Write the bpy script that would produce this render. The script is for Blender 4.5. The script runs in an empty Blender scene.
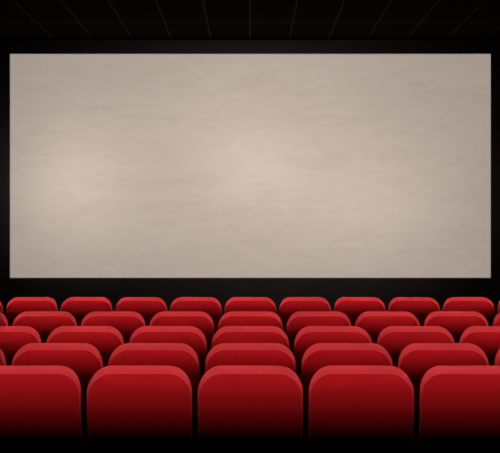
import bpy, bmesh, math
from mathutils import Vector

S = bpy.context.scene
C = S.collection
R = math.radians

# ------------------------------------------------------------------ view
S.view_settings.view_transform = 'Standard'
S.view_settings.look = 'None'
S.view_settings.exposure = 0.0
S.view_settings.gamma = 1.0
S.view_settings.use_curve_mapping = False

F = 700.0            # focal length in pixels of the 500 px wide frame
CAM_Z = 1.736
PITCH = 0.60         # seat spacing along a row
WALL_Y = 11.0        # screen wall
CEIL_Z = 4.72
SIDE_X = 4.6
REAR_Y = -6.5


# ------------------------------------------------------------------ materials
def new_mat(name):
    m = bpy.data.materials.new(name)
    m.use_nodes = True
    nt = m.node_tree
    return m, nt, nt.nodes['Principled BSDF']


def noise(nt, scale, detail, rough, vec=None):
    n = nt.nodes.new('ShaderNodeTexNoise')
    n.inputs['Scale'].default_value = scale
    n.inputs['Detail'].default_value = detail
    n.inputs['Roughness'].default_value = rough
    if vec is not None:
        nt.links.new(vec, n.inputs['Vector'])
    return n


def coords(nt, scale=(1, 1, 1)):
    tc = nt.nodes.new('ShaderNodeTexCoord')
    mp = nt.nodes.new('ShaderNodeMapping')
    mp.inputs['Scale'].default_value = scale
    nt.links.new(tc.outputs['Object'], mp.inputs['Vector'])
    return mp.outputs['Vector']


def ramp(nt, fac, stops):
    r = nt.nodes.new('ShaderNodeValToRGB')
    e = r.color_ramp.elements
    while len(e) < len(stops):
        e.new(0.5)
    for el, (p, c) in zip(e, stops):
        el.position = p
        el.color = (*c, 1)
    nt.links.new(fac, r.inputs['Fac'])
    return r


def plain(name, col, rough=0.9, spec=0.1, var=0.15, scale=6.0):
    m, nt, b = new_mat(name)
    n = noise(nt, scale, 4, 0.6, coords(nt))
    lo = tuple(c * (1 - var) for c in col)
    hi = tuple(c * (1 + var) for c in col)
    r = ramp(nt, n.outputs['Fac'], [(0.3, lo), (0.7, hi)])
    nt.links.new(r.outputs['Color'], b.inputs['Base Color'])
    b.inputs['Roughness'].default_value = rough
    b.inputs['Specular IOR Level'].default_value = spec
    return m


def fabric(name, col, sheen=0.0, spec=0.05):
    m, nt, b = new_mat(name)
    v = coords(nt)
    n = noise(nt, 260.0, 2, 0.5, v)
    lo = tuple(c * 0.97 for c in col)
    hi = tuple(c * 1.03 for c in col)
    r = ramp(nt, n.outputs['Fac'], [(0.3, lo), (0.7, hi)])
    nt.links.new(r.outputs['Color'], b.inputs['Base Color'])
    b.inputs['Roughness'].default_value = 0.85
    b.inputs['Specular IOR Level'].default_value = spec
    b.inputs['Sheen Weight'].default_value = sheen
    b.inputs['Sheen Roughness'].default_value = 0.4
    return m


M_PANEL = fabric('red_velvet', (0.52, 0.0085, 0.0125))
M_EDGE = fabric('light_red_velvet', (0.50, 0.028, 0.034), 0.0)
M_CUSH = fabric('red_seat_velvet', (0.45, 0.010, 0.014))
M_BLACK = plain('black_metal', (0.0012, 0.0012, 0.0012), 0.8, 0.0)
M_WALL = plain('dark_brown_wall', (0.125, 0.100, 0.092), 0.95, 0.0, 0.1, 1.5)
M_SIDE = plain('black_side_wall', (0.010, 0.008, 0.008), 0.95, 0.0, 0.1, 1.5)
M_FLOOR = plain('black_carpet', (0.0012, 0.0010, 0.0010), 1.0, 0.0, 0.2, 30)
M_FRAME = plain('grey_screen_edge', (0.62, 0.60, 0.60), 0.8, 0.1, 0.03, 8)


def screen_material():
    m, nt, b = new_mat('mottled_screen_cloth')
    # long soft horizontal streaks over broad cloudy patches
    a = noise(nt, 1.0, 6, 0.60, coords(nt, (0.45, 1, 2.6)))
    c = noise(nt, 1.0, 5, 0.65, coords(nt, (2.6, 1, 11.0)))
    a.inputs['Distortion'].default_value = 0.6
    c.inputs['Distortion'].default_value = 0.7
    add = nt.nodes.new('ShaderNodeMix')
    add.data_type = 'FLOAT'
    add.inputs[0].default_value = 0.58
    nt.links.new(a.outputs['Fac'], add.inputs[2])
    nt.links.new(c.outputs['Fac'], add.inputs[3])
    r = ramp(nt, add.outputs[0], [(0.30, (0.720, 0.606, 0.520)),
                                  (0.50, (0.790, 0.672, 0.582)),
                                  (0.70, (0.838, 0.720, 0.632))])
    nt.links.new(r.outputs['Color'], b.inputs['Base Color'])
    b.inputs['Roughness'].default_value = 1.0
    b.inputs['Specular IOR Level'].default_value = 0.0
    return m


def ceiling_material(px, py):
    """Black panels with thin pale joints: px across, py towards the screen."""
    m, nt, b = new_mat('black_ceiling_panels')
    tc = nt.nodes.new('ShaderNodeTexCoord')
    sp = nt.nodes.new('ShaderNodeSeparateXYZ')
    nt.links.new(tc.outputs['Object'], sp.inputs[0])

    def math_(op, a, bb=None):
        n = nt.nodes.new('ShaderNodeMath')
        n.operation = op
        for i, v in enumerate((a, bb)):
            if v is None:
                continue
            if isinstance(v, (int, float)):
                n.inputs[i].default_value = v
            else:
                nt.links.new(v, n.inputs[i])
        return n.outputs[0]

    def joint(axis, period, offset, half):
        t = math_('ADD', sp.outputs[axis], -offset + period / 2 + 100 * period)
        t = math_('MODULO', t, period)
        t = math_('ABSOLUTE', math_('ADD', t, -period / 2))
        return math_('LESS_THAN', t, half)
    jx = joint('X', px, 0.0, 0.011)
    jy = math_('MULTIPLY', joint('Y', py, 10.05, 0.030), 0.40)
    j = math_('MAXIMUM', jx, jy)
    mix = nt.nodes.new('ShaderNodeMix')
    mix.data_type = 'RGBA'
    mix.inputs[6].default_value = (0.013, 0.0100, 0.0096, 1)
    mix.inputs[7].default_value = (0.048, 0.043, 0.041, 1)
    nt.links.new(j, mix.inputs[0])
    nt.links.new(mix.outputs[2], b.inputs['Base Color'])
    b.inputs['Roughness'].default_value = 1.0
    b.inputs['Specular IOR Level'].default_value = 0.0
    return m


# ------------------------------------------------------------------ mesh helpers
def obj(name, bm, mat, parent=None, smooth=False, angle=None):
    bmesh.ops.recalc_face_normals(bm, faces=bm.faces)
    me = bpy.data.meshes.new(name)
    if smooth:
        for f in bm.faces:
            f.smooth = True
        if angle is not None:
            for e in bm.edges:
                if len(e.link_faces) == 2 and e.calc_face_angle(0) > R(angle):
                    e.smooth = False
    bm.to_mesh(me)
    bm.free()
    me.materials.append(mat)
    o = bpy.data.objects.new(name, me)
    C.objects.link(o)
    if parent is not None:
        o.parent = parent
    return o


def box_bm(x0, x1, y0, y1, z0, z1, bevel=0.0, seg=3):
    bm = bmesh.new()
    bmesh.ops.create_cube(bm, size=1.0)
    for v in bm.verts:
        v.co = Vector(((x0 + x1) / 2 + v.co.x * (x1 - x0),
                       (y0 + y1) / 2 + v.co.y * (y1 - y0),
                       (z0 + z1) / 2 + v.co.z * (z1 - z0)))
    if bevel:
        bmesh.ops.bevel(bm, geom=bm.edges[:], offset=bevel, segments=seg,
                        profile=0.5, affect='EDGES')
    return bm


def structure(name, bm, mat):
    o = obj(name, bm, mat)
    o['kind'] = 'structure'
    return o


# ------------------------------------------------------------------ the room
T = 0.1
structure('floor', box_bm(-SIDE_X, SIDE_X, REAR_Y, WALL_Y, -T, 0), M_FLOOR)
structure('ceiling', box_bm(-SIDE_X, SIDE_X, REAR_Y, WALL_Y, CEIL_Z, CEIL_Z + T),
          ceiling_material(0.613, 1.22))
structure('wall_front', box_bm(-SIDE_X, SIDE_X, WALL_Y, WALL_Y + T, 0, CEIL_Z), M_WALL)
structure('wall_left', box_bm(-SIDE_X - T, -SIDE_X, REAR_Y, WALL_Y, 0, CEIL_Z), M_SIDE)
structure('wall_right', box_bm(SIDE_X, SIDE_X + T, REAR_Y, WALL_Y, 0, CEIL_Z), M_SIDE)
structure('wall_rear', box_bm(-SIDE_X, SIDE_X, REAR_Y - T, REAR_Y, 0, CEIL_Z), M_SIDE)

# ------------------------------------------------------------------ the screen
SY = WALL_Y - 0.05                       # face of the screen cloth
PPM = F / SY
SX0, SX1 = (10.0 - 250) / PPM, (490.7 - 250) / PPM
SZ0, SZ1 = CAM_Z + (230 - 277.8) / PPM, CAM_Z + (230 - 53.9) / PPM
scr = bpy.data.objects.new('cinema_screen', None)
scr.location = ((SX0 + SX1) / 2, WALL_Y, SZ0)
C.objects.link(scr)
scr['label'] = 'wide blank beige cinema screen mounted on the dark front wall'
scr['category'] = 'screen'
hw, hh, ew = (SX1 - SX0) / 2, SZ1 - SZ0, 0.014
obj('screen_cloth', box_bm(-hw + ew, hw - ew, -0.05, 0, ew, hh - ew), screen_material(), scr)
bm = bmesh.new()                          # thin pale border running round the cloth
outer = [(-hw, 0), (hw, 0), (hw, hh), (-hw, hh)]
inner = [(-hw + ew, ew), (hw - ew, ew), (hw - ew, hh - ew), (-hw + ew, hh - ew)]
vo = [[bm.verts.new((x, y, z)) for x, z in outer] for y in (-0.052, 0.0)]
vi = [[bm.verts.new((x, y, z)) for x, z in inner] for y in (-0.052, 0.0)]
for k in range(4):
    n = (k + 1) % 4
    bm.faces.new((vo[0][k], vo[0][n], vi[0][n], vi[0][k]))
    bm.faces.new((vo[1][k], vo[1][n], vi[1][n], vi[1][k]))
    bm.faces.new((vo[0][k], vo[0][n], vo[1][n], vo[1][k]))
    bm.faces.new((vi[0][k], vi[0][n], vi[1][n], vi[1][k]))
fr = obj('screen_frame', bm, M_FRAME, scr)
fr['label'] = 'thin pale grey edge around the screen'


# ------------------------------------------------------------------ the seats
W2 = 0.5 * PITCH * 104.9 / 110.5          # half width of a backrest
SEAT_TOP = 1.0


def smooth_interp(pts, x):
    """Monotone piecewise interpolation (cosine-free, linear on a fine table)."""
    if x <= pts[0][0]:
        return pts[0][1]
    for (x0, y0), (x1, y1) in zip(pts, pts[1:]):
        if x <= x1:
            return y0 + (y1 - y0) * (x - x0) / (x1 - x0)
    return pts[-1][1]


def make_profile(elev):
    """Rear surface of the backrest: offset towards the rear (+) at h metres below the top,
    from the tilt of the surface (degrees, + faces up) listed in elev."""
    tab, y, dh = [0.0], 0.0, 0.004
    for i in range(200):
        y += dh * math.tan(R(smooth_interp(elev, (i + 0.5) * dh)))
        tab.append(y)

    def f(h):
        t = max(0.0, min(h / dh, 199.999))
        i = int(t)
        return tab[i] + (tab[i + 1] - tab[i]) * (t - i)
    return f


def outline(a, zt, rx, rz, zb, nside=40, narc=14, ntop=6):
    p = []
    for i in range(nside):
        p.append((-a, zb + (zt - rz - zb) * i / nside))
    for i in range(narc):
        t = R(90) * i / narc
        p.append((-a + rx * (1 - math.cos(t)), zt - rz + rz * math.sin(t)))
    half = p + [(-a + rx + (a - rx) * i / ntop, zt) for i in range(ntop)]
    return half + [(0.0, zt)] + [(-x, z) for x, z in reversed(half)]


DZ_TOP, DX_SIDE = 0.039, 0.010             # width of the rim on top and at the sides
T_TOP, T_SIDE = 0.030, 0.0045               # how far the rim slopes towards the front


def make_backrest(elev, parent, Z_BOT):
    """Padded backrest: rear panel (own mesh), sloped edge band round it, front pad."""
    prof = make_profile(elev)
    Y0 = -0.085                            # rear face at the top of the panel
    zt_in = SEAT_TOP - DZ_TOP

    def yrear(z):
        return Y0 - prof(max(0.0, zt_in - z))
    out = outline(W2, SEAT_TOP, 0.128, 0.140, Z_BOT)
    inn = outline(W2 - DX_SIDE, zt_in, 0.122, 0.118, Z_BOT + 0.012)
    fro = outline(W2 - 0.036, SEAT_TOP - 0.030, 0.118, 0.125, Z_BOT + 0.004)
    # --- rear panel: strips between the left and right half of the inner outline
    bm = bmesh.new()
    n = len(inn)
    mid = n // 2
    zs = [inn[i] for i in range(mid - 6 + 1)]     # left half up to the start of the flat top
    rows = []
    NU = 12
    for x, z in zs:
        rows.append([bm.verts.new((x * (1 - 2 * u / NU), yrear(z), z)) for u in range(NU + 1)])
    for r0, r1 in zip(rows, rows[1:]):
        for u in range(NU):
            bm.faces.new((r0[u], r0[u + 1], r1[u + 1], r1[u]))
    obj('rear_panel', bm, M_PANEL, parent, smooth=True)
    # --- edge band: slope from the panel's rim out and forward, then the side wall, then a front lip
    bm = bmesh.new()
    rings = []
    for i in range(n):
        (xo, zo), (xi, zi) = out[i], inn[i]
        top = max(0.0, min(1.0, (zo - (SEAT_TOP - 0.15)) / 0.15))
        top = top * top * (3 - 2 * top)
        tt = T_SIDE + (T_TOP - T_SIDE) * top
        yi = yrear(zi)
        yo = yi + tt
        ring = []
        ring.append((xi, yi + 0.012, zi))                     # tucked under the panel's rim
        ring.append((xi, yi, zi))
        ring.append((xi + (xo - xi) * 0.45, yi + tt * 0.40, zi + (zo - zi) * 0.45))
        ring.append((xi + (xo - xi) * 0.90, yi + tt * 0.84, zi + (zo - zi) * 0.90))
        ring.append((xo, yo, zo))
        (xf, zf), yf = fro[i], max(yo + 0.03, 0.0)            # padded shoulder, narrower at the front
        for m_, f_ in ((0.22, 0.16), (0.62, 0.55), (1.0, 1.0)):
            ring.append((xo + (xf - xo) * m_, yo + (yf - yo) * f_, zo + (zf - zo) * m_))
        ring.append((xf * 0.975, yf + 0.012, zf - 0.008))
        rings.append([bm.verts.new(p) for p in ring])
    for a, b in zip(rings, rings[1:]):
        for k in range(len(a) - 1):
            bm.faces.new((a[k], b[k], b[k + 1], a[k + 1]))
    bm.faces.new([r[-1] for r in rings])                      # closes the front behind the pad
    bm.faces.new(list(rings[0]) + list(reversed(rings[-1])))  # underside
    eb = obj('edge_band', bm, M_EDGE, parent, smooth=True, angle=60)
    eb['label'] = 'lighter red padded rim of the backrest'
    # --- front pad
    bm = bmesh.new()
    lay = []
    for s, y in ((0.0, 0.010), (0.006, 0.040), (0.022, 0.058), (0.05, 0.066)):
        o_ = outline(W2 - 0.050 - s, SEAT_TOP - 0.045 - s, 0.11 - s * 0.6, 0.12 - s * 0.6, Z_BOT + 0.06 + s)
        lay.append([bm.verts.new((x, y, z)) for x, z in o_])
    for a, b in zip(lay, lay[1:]):
        for i in range(len(a)):
            j = (i + 1) % len(a)
            bm.faces.new((a[i], a[j], b[j], b[i]))
    bm.faces.new(lay[-1])
    bm.faces.new(lay[0])
    obj('front_cushion', bm, M_CUSH, parent, smooth=True, angle=50)


def make_seat(elev, base, z_bot):
    """One tip-up cinema chair seen from behind; base = extra height of its stand."""
    root = bpy.data.objects.new('cinema_chair', None)
    C.objects.link(root)
    make_backrest(elev, root, z_bot)
    # folded seat cushion
    bm = box_bm(-0.185, 0.185, 0.068, 0.148, 0.44, 0.84, 0.035, 4)
    obj('seat_cushion', bm, M_CUSH, root, smooth=True)
    # armrest on a panel in the gap beside the seat
    x = PITCH / 2
    obj('armrest', box_bm(x - 0.011, x + 0.011, -0.02, 0.30, 0.600, 0.635, 0.006, 2), M_BLACK, root, smooth=True)
    obj('side_panel', box_bm(x - 0.009, x + 0.009, 0.03, 0.22, -base, 0.603, 0.004, 2), M_BLACK, root, smooth=True)
    obj('crossbar', box_bm(-x + 0.03, x - 0.008, 0.060, 0.100, 0.385, 0.445, 0.008, 2), M_BLACK, root, smooth=True)
    for s in (-1, 1):
        bm = box_bm(s * 0.233 - 0.016, s * 0.233 + 0.016, 0.015, 0.075, -base, 0.60, 0.006, 2)
        b2 = box_bm(s * 0.233 - 0.035, s * 0.233 + 0.035, -0.03, 0.13, -base, -base + 0.012)
        me = bpy.data.meshes.new('foot')
        b2.to_mesh(me)
        b2.free()
        bm.from_mesh(me)
        bpy.data.meshes.remove(me)
        obj('leg', bm, M_BLACK, root, smooth=True, angle=50)
    return root


def copy_tree(o, parent=None):
    c = o.copy()
    C.objects.link(c)
    c.parent = parent
    for ch in list(o.children):
        copy_tree(ch, c)
    return c


# tilt of the rear surface, degrees, against metres below the panel's top edge
ELEV_NEAR = [(0.0, 16.0), (0.05, 11.5), (0.11, 4.0), (0.22, -7.0), (0.29, -11.5), (0.36, -15.0), (0.44, -17.0), (0.7, -17.0)]  # bend shaped to make the overhead light fade to black downwards
ELEV_FAR = [(0.0, 16.0), (0.04, 8.0), (0.08, -1.0), (0.12, -8.0), (0.16, -14.0), (0.22, -17.0), (0.7, -17.0)]

ROWS = [  # px spacing of the row, px height of its top edge, seats each side of the middle, words, tilt
    (110.5, 365.6, 2, 'nearest row', ELEV_NEAR),
    (96.45, 343.1, 3, 'second row from the front of the picture', ELEV_FAR),
    (82.6, 326.1, 3, 'middle row of the five', ELEV_FAR),
    (68.55, 311.4, 4, 'second row from the screen', ELEV_FAR),
    (54.55, 297.0, 5, 'row nearest the screen', ELEV_FAR),
]
ROW_WORDS = ['the nearest, largest row', 'the second nearest row', 'the middle row of five',
             'the second row from the screen', 'the row closest to the screen']
COUNT = {1: 'first', 2: 'second', 3: 'third', 4: 'fourth', 5: 'fifth'}
# local y of the top rim, the silhouette edge that was measured
for ri, (sp, ytop, nside, _w, elev) in enumerate(ROWS):
    dist = F * PITCH / sp
    ly = dist + 0.084                      # the widest line of the back lies 0.08 m behind the base point
    top = CAM_Z - (ytop - 230) / F * (ly - 0.055)
    base = top - SEAT_TOP
    proto = None
    for k in range(-nside, nside + 1):
        if proto is None:
            s = proto = make_seat(elev, base, 0.42 if ri == 0 else 0.52)  # lower edge of the backrest
        else:
            s = copy_tree(proto)
        s.location = (k * PITCH + 0.35 / F * ly, ly, base)
        if k == 0:
            where = 'red velvet cinema chair in the centre of ' + ROW_WORDS[ri]
        elif abs(k) == nside:
            where = 'red velvet cinema chair at the %s end of %s' % ('left' if k < 0 else 'right', ROW_WORDS[ri])
            if ri in (1, 3, 4):
                where = 'red cinema chair cut by the %s picture edge in %s' % ('left' if k < 0 else 'right', ROW_WORDS[ri])
        else:
            where = 'red cinema chair, %s %s of the centre chair in %s' % (COUNT[abs(k)], 'left' if k < 0 else 'right', ROW_WORDS[ri])
        s['label'] = where
        s['category'] = 'chair'
        s['group'] = 'rows of red cinema chairs'


# ------------------------------------------------------------------ lights
ROW_LIGHT_POWER = [18.3, 16.3, 18.3, 18.5, 18.8]


def area(name, loc, rot, sx, sy, power, col, spread):
    l = bpy.data.lights.new(name, 'AREA')
    l.shape = 'RECTANGLE'
    l.size, l.size_y = sx, sy
    l.energy = power
    l.color = col
    l.spread = R(spread)
    o = bpy.data.objects.new(name, l)
    o.location = loc
    o.rotation_euler = rot
    C.objects.link(o)
    return o


# unseen overhead strips added to light each row from behind, tipped towards the screen
ROW_LIGHT_TILT = 15.0
for (sp, ytop, nside, _w, elev), pw in zip(ROWS, ROW_LIGHT_POWER):
    yy = F * PITCH / sp
    area('added_row_light', (0, yy - 3.5 * math.tan(R(ROW_LIGHT_TILT)), 4.5), (R(ROW_LIGHT_TILT), 0, 0),
         8.8, 0.25, pw, (1.0, 0.97, 0.94), 15)


def spot(name, loc, target, angle, power, col, blend, radius=0.05):
    l = bpy.data.lights.new(name, 'SPOT')
    l.energy = power
    l.color = col
    l.spot_size = R(angle)
    l.spot_blend = blend
    l.shadow_soft_size = radius
    o = bpy.data.objects.new(name, l)
    o.location = loc
    d = Vector(target) - Vector(loc)
    o.rotation_euler = d.to_track_quat('-Z', 'Y').to_euler()
    C.objects.link(o)
    return o


def at(px, py):
    return ((px - 250) / PPM, SY, CAM_Z + (230 - py) / PPM)


# the projector: a level lamp whose gate lets out exactly the screen's rectangle
PJ = (0.0, -5.0, 4.0)
pj = spot('projector_lamp', PJ, (0.0, 20.0, 4.0), 60, 5080.0, (1.0, 0.985, 0.96), 0.0, 0.0)
pj.data.use_nodes = True
nt = pj.data.node_tree
em = nt.nodes['Emission']
ge = nt.nodes.new('ShaderNodeNewGeometry')
sp_ = nt.nodes.new('ShaderNodeSeparateXYZ')
nt.links.new(ge.outputs['Normal'], sp_.inputs[0])


def nm(op, a, b):
    n = nt.nodes.new('ShaderNodeMath')
    n.operation = op
    for i, v in enumerate((a, b)):
        if isinstance(v, (int, float)):
            n.inputs[i].default_value = v
        else:
            nt.links.new(v, n.inputs[i])
    return n.outputs[0]


DP = SY - PJ[1]
rx = nm('DIVIDE', sp_.outputs['X'], sp_.outputs['Y'])
rz = nm('DIVIDE', sp_.outputs['Z'], sp_.outputs['Y'])
e = 0.004
g = nm('MULTIPLY',
       nm('MULTIPLY', nm('GREATER_THAN', rx, (SX0 - e) / DP), nm('LESS_THAN', rx, (SX1 + e) / DP)),
       nm('MULTIPLY', nm('GREATER_THAN', rz, (SZ0 - e - PJ[2]) / DP), nm('LESS_THAN', rz, (SZ1 + e - PJ[2]) / DP)))
nt.links.new(g, em.inputs['Strength'])

# unseen soft spots added to brighten patches of the screen and the wall
def beam(name, loc, px, py, sx, sz, peak, col):
    """Added spot whose beam fades like a bell curve from its middle: sx, sz = spread in target pixels at the screen."""
    tx, ty, tz = at(px, py)
    d = ty - loc[1]
    o = spot(name, loc, (loc[0], loc[1] + 10, loc[2]), 120, peak * 52.0 * d * d, col, 0.0, 0.08)
    o.data.use_nodes = True
    t = o.data.node_tree
    global nt
    nt = t
    g_ = t.nodes.new('ShaderNodeNewGeometry')
    s_ = t.nodes.new('ShaderNodeSeparateXYZ')
    t.links.new(g_.outputs['Normal'], s_.inputs[0])
    u = nm('DIVIDE', s_.outputs['X'], s_.outputs['Y'])
    v = nm('DIVIDE', s_.outputs['Z'], s_.outputs['Y'])
    u = nm('DIVIDE', nm('SUBTRACT', u, (tx - loc[0]) / d), sx / PPM / d)
    v = nm('DIVIDE', nm('SUBTRACT', v, (tz - loc[2]) / d), sz / PPM / d)
    r2 = nm('ADD', nm('MULTIPLY', u, u), nm('MULTIPLY', v, v))
    t.links.new(nm('POWER', 2.718, nm('MULTIPLY', r2, -0.5)), t.nodes['Emission'].inputs['Strength'])
    return o


WARM = (1.0, 1.0, 0.99)
beam('added_centre_glow', (0.0, -4.0, 4.4), 252, 165, 34, 26, 0.07, WARM)
beam('added_wall_glow', (0.0, -4.5, 4.4), 250, 168, 105, 80, 0.16, WARM)  # broad added light for the glow on the wall round the screen
beam('added_left_glow', (-2.0, 0.5, 4.4), 72, 186, 43, 46, 0.19, WARM)
beam('added_right_glow', (2.0, 0.5, 4.4), 378, 205, 60, 48, 0.11, (0.97, 0.97, 0.97))

w = bpy.data.worlds.new('dark_world')
S.world = w
w.use_nodes = True
w.node_tree.nodes['Background'].inputs['Color'].default_value = (0, 0, 0, 1)
w.node_tree.nodes['Background'].inputs['Strength'].default_value = 0.0

# ------------------------------------------------------------------ camera
cd = bpy.data.cameras.new('camera')
cd.sensor_fit = 'HORIZONTAL'
cd.sensor_width = 36.0
cd.lens = 36.0 * F / 500.0
cd.shift_y = 3.5 / 500.0
cd.clip_end = 100
cam = bpy.data.objects.new('camera', cd)
cam.location = (0, 0, CAM_Z)
cam.rotation_euler = (R(90), 0, 0)
C.objects.link(cam)
S.camera = cam
